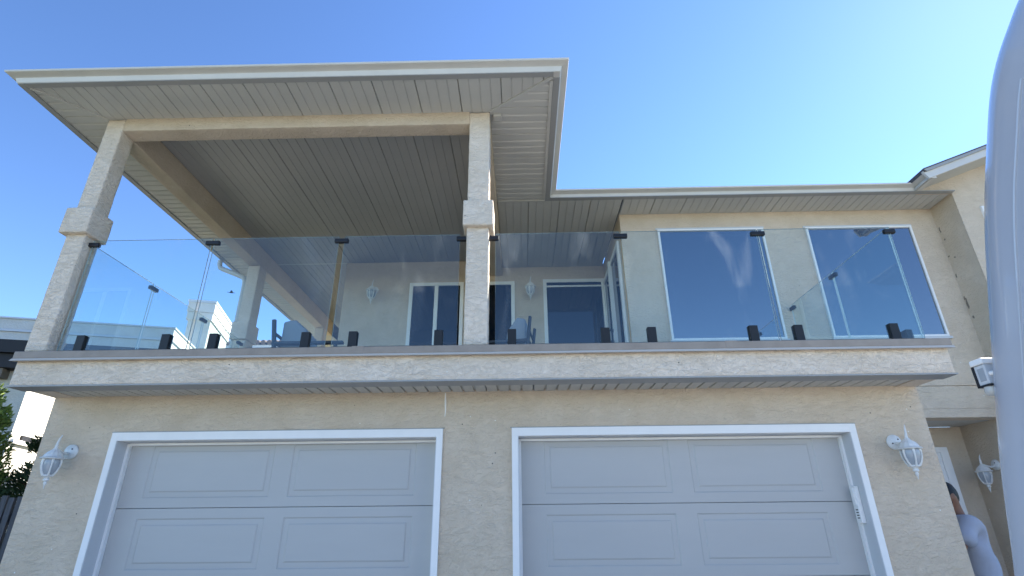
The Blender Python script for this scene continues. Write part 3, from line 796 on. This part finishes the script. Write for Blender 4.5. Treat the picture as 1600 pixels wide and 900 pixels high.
p0 = P(-.05, 0, 1.0, .13)
for s in (-1, 1):
    hi = P(-.05, s * .09, .90, .11); kn = P(-.06, s * .10, .60, .085); an = P(.02, s * .10, .27, .07); E(p0, hi, kn, an)
skin('trousers', b, ed, M['trousers'], per)
m = MB(); hx, hz = PX0 - .147, PZ0 + 1.690
m.lathe([(.0, -.120)] + [(.086 * math.cos(a * math.pi / 16), .120 * math.sin(a * math.pi / 16)) for a in range(-7, 8)] + [(.0, .120)], (hx, PY0, hz), 28)
for i, v in enumerate(m.v):
    q = Vector(v); w = 1 + .035 * noise.noise(Vector((q.x * 60, q.y * 60, q.z * 14))); c = Vector((hx, PY0, hz)); q = c + (q - c) * w
    m.v[i] = (hx + (q.x - hx) * 1.10, q.y, q.z)
m.build('hair', M['hair'], per, smooth='all', clip=[((PX0 - .190, PY0, PZ0 + 1.67), Vector((-1, 0, -.45)))])
per.rotation_euler = (0, 0, R(-12)); per.location.x += .02
for s in (-1, 1):
    m = MB(); m.box(PX0 - .20, PX0 + .08, PY0 + s * .105 - .05, PY0 + s * .105 + .05, .162, .25); m.build('shoe', M['shoe'], per, bevel=.03, seg=3, smooth='all')

# ------------------------------------------------------------------ neighbour on the left
A = R(14.946)
nb_ = empty('house', (-8.976, 13.0, 0), 'white stucco neighbour house with parapet roof, tall chimney block and dark eave', 'house', world=False, rz=A)
m = MB(); m.box(-14, 0, 0, 7, 0, 6.13); m.build('wall', M['stucco_white'], nb_)
m = MB(); m.box(-14, .03, -.03, 7, 5.915, 6.165); m.build('parapet_band', M['stucco_white'], nb_)
m = MB(); m.box(-14, .06, -.06, 7, 6.165, 6.205); m.build('parapet_coping', M['jamb'], nb_)
m = MB(); m.box(-14, .04, -.04, 7, 5.85, 5.91); m.build('parapet_band', M['jamb'], nb_)
m = MB(); m.box(-14, 0.0, -5.05, -.001, 0, 4.12); m.build('wall', M['stucco_white'], nb_)
m = MB(); m.box(-14, .45, -5.35, -.062, 3.96, 4.16); m.build('eave_slab', M['darkwood'], nb_)
m = MB(); m.box(-14, .38, -5.28, -5.06, 3.74, 3.955); m.build('eave_beam', M['darkwood'], nb_)
m = MB(); m.box(-14, -.30, -5.24, -5.052, 3.60, 3.735); m.build('eave_soffit', M['taupe'], nb_)
m = MB(); m.prism([(.452, 4.05), (2.2, 4.14), (2.2, 4.155), (.452, 4.155)], 'y', -5.3, -5.18); m.build('eave_beam', M['darkwood'], nb_)
m = MB(); m.box(-2.2, -.40, -5.085, -5.052, 2.9, 3.56); f = m.build('window', M['white'], nb_)
m = MB(); m.box(-2.15, -.44, -5.095, -5.086, 2.95, 3.52); m.build('pane', M['pane'], f)
m = MB(); m.box(.001, .05, -5.03, -.1, 2.66, 2.72); m.build('ledge', M['white'], nb_)
m = MB(); m.box(.001, .03, -4.80, -4.30, 2.721, 2.80); m.build('vent', M['darkwood'], nb_)
# chimney block
m = MB(); m.box(-.40, .211, 2.0, 4.05, 6.0, 7.45); tw = m.build('chimney', M['stucco_white'], nb_)
m = MB(); m.box(-.45, .25, 1.95, 4.10, 7.12, 7.36); m.build('chimney_band', M['stucco_white'], tw)
m = MB(); m.box(-.47, .27, 1.93, 4.12, 7.37, 7.66); m.build('chimney_band', M['stucco_white'], tw)
m = MB(); m.box(-.49, .29, 1.91, 4.14, 7.665, 7.74); m.build('chimney_cap', M['jamb'], tw)
# low tiled roof seen far behind the deck
fr = empty('house', (-8.3, 20.0, 0), 'distant pale house with clay tile roof edge, seen low between the left columns', 'house')
m = MB(); m.box(-12.5, -5.5, 19.0, 24, 0, 7.42); m.build('wall', M['stucco_white'], fr)
m = MB(); m.box(-12.6, -5.4, 18.7, 24.2, 7.42, 7.56); m.build('fascia_board', M['jamb'], fr)
for k in range(32):
    x = -12.5 + k * .22
    m = MB(); m.tube([(x, 18.62, 7.63), (x, 24.0, 8.9)], .09, 8); m.build('tile_row', M['tile'], fr)

# ------------------------------------------------------------------ slatted fence and greenery between the houses
fn = empty('fence', (-5.8, 6.0, 0), 'weathered dark fence of narrow upright slats left of the garage corner', 'fence')
x = -8.4
while x < -4.15:
    wd = .062 + random.uniform(-.004, .004); tp = 1.80 + random.uniform(-.015, .015)
    m = MB(); m.box(x, x + wd, 6.0 + random.uniform(-.006, .006), 6.03, .05, tp); m.build('slat', M['fence'], fn)
    x += wd + .028
for z in (.4, 1.55):
    m = MB(); m.box(-8.4, -4.15, 6.031, 6.07, z, z + .09); m.build('rail', M['fence'], fn)
def tree(label, loc, h, rad, n, lm, cone, seed, cat='tree', name='conifer_tree'):
    rnd = random.Random(seed)
    t = empty(name, loc, label, cat, world=False)
    m = MB(); m.tube([(0, 0, 0), (.02, .01, h * .4), (0, .02, h * .93)], [.07, .05, .01], 8)
    lim = []
    for k in range(26):
        z = h * (.12 + .8 * k / 26); a = k * 2.4; r = rad * ((1 - z / h) * 1.0 + .15 if cone else .7)
        e = (r * .8 * math.cos(a), r * .8 * math.sin(a), z + r * .35); lim.append(e)
        m.tube([(0, 0, z), (e[0] * .5, e[1] * .5, z + r * .12), e], [.016, .011, .004], 5)
    m.build('trunk', M['bark'], t)
    m = MB()
    cl = []
    for k in range(90):
        u = rnd.random(); z = h * (.08 + .92 * u)
        rr_ = rad * (min(1, (1 - u) * 1.5 + .06) if cone else math.sqrt(max(.05, 1 - (2 * u - 1) ** 2)))
        a = rnd.uniform(0, 6.283); q = rr_ * math.sqrt(rnd.uniform(.25, 1.0))
        cl.append((q * math.cos(a), q * math.sin(a), z, rnd.uniform(.07, .16) * rad / .5))
    for i in range(n):
        cx, cy, cz, cr = cl[rnd.randrange(len(cl))]
        d = Vector((rnd.gauss(0, 1), rnd.gauss(0, 1), rnd.gauss(0, 1))).normalized() * cr * rnd.random() ** .4
        p = Vector((cx, cy, cz)) + d
        L = rnd.uniform(.025, .055); ax = (Vector((p.x, p.y, 0)).normalized() * .6 + Vector((rnd.gauss(0, .5), rnd.gauss(0, .5), rnd.uniform(.1, 1.1)))).normalized()
        sd_ = ax.cross(Vector((rnd.gauss(0, 1), rnd.gauss(0, 1), rnd.gauss(0, 1)))).normalized() * L * .28
        k = len(m.v); m.v += [tuple(p - sd_ * .6), tuple(p + sd_ * .6), tuple(p + ax * L * .6 + sd_), tuple(p + ax * L * 1.3), tuple(p + ax * L * .6 - sd_)]
        m.f.append([k, k + 1, k + 2, k + 3, k + 4]); m.mi.append(0)
    c = m.build('crown', lm, t, fix=False)
    c['kind'] = 'stuff'
    return t
tree('yellow green conifer at the left edge of the photo, above the dark fence', (-6.95, 6.9, 0), 3.15, .62, 17000, M['leaf_a'], True, 3)
tree('dark green bushy shrub between the conifer and the garage corner lamp', (-6.35, 7.5, 0), 2.62, .58, 13000, M['leaf_b'], False, 5, name='garden_shrub', cat='shrub')

# ------------------------------------------------------------------ small bird in the sky
bd = empty('bird', (-7.08, 12.0, 6.74), 'tiny dark bird in the sky between the chimney block and the second left column', 'bird', world=False, rz=R(20))
m = MB(); m.lathe([(0, -.11), (.012, -.10), (.026, -.06), (.030, 0), (.022, .05), (.012, .08), (.016, .10), (.010, .125), (0, .145)], (0, 0, 0), 10, 'x')
m.build('body', M['bird'], bd, smooth=True); bd.scale = (.55, .55, .55)
for s in (-1, 1):
    m = MB(); 
    pts = [(.04, 0, .01), (.055, s * .07, .035), (.03, s * .17, .045), (-.02, s * .16, .042), (-.05, s * .07, .03), (-.05, 0, .005)]
    k = len(pts); m.v = pts + [(x_, y_, z_ - .006) for x_, y_, z_ in pts]
    m.f = [list(range(k)), [k + i for i in range(k)][::-1]] + [[i, (i + 1) % k, k + (i + 1) % k, k + i] for i in range(k)]; m.mi = [0] * len(m.f)
    m.build('wing', M['bird'], bd)
m = MB(); m.prism([(-.09, -.012), (-.17, -.03), (-.17, .03), (-.09, .012)], 'z', -.004, .004); m.build('tail', M['bird'], bd)
for o in bpy.data.objects:
    if '_off' in o: del o['_off']
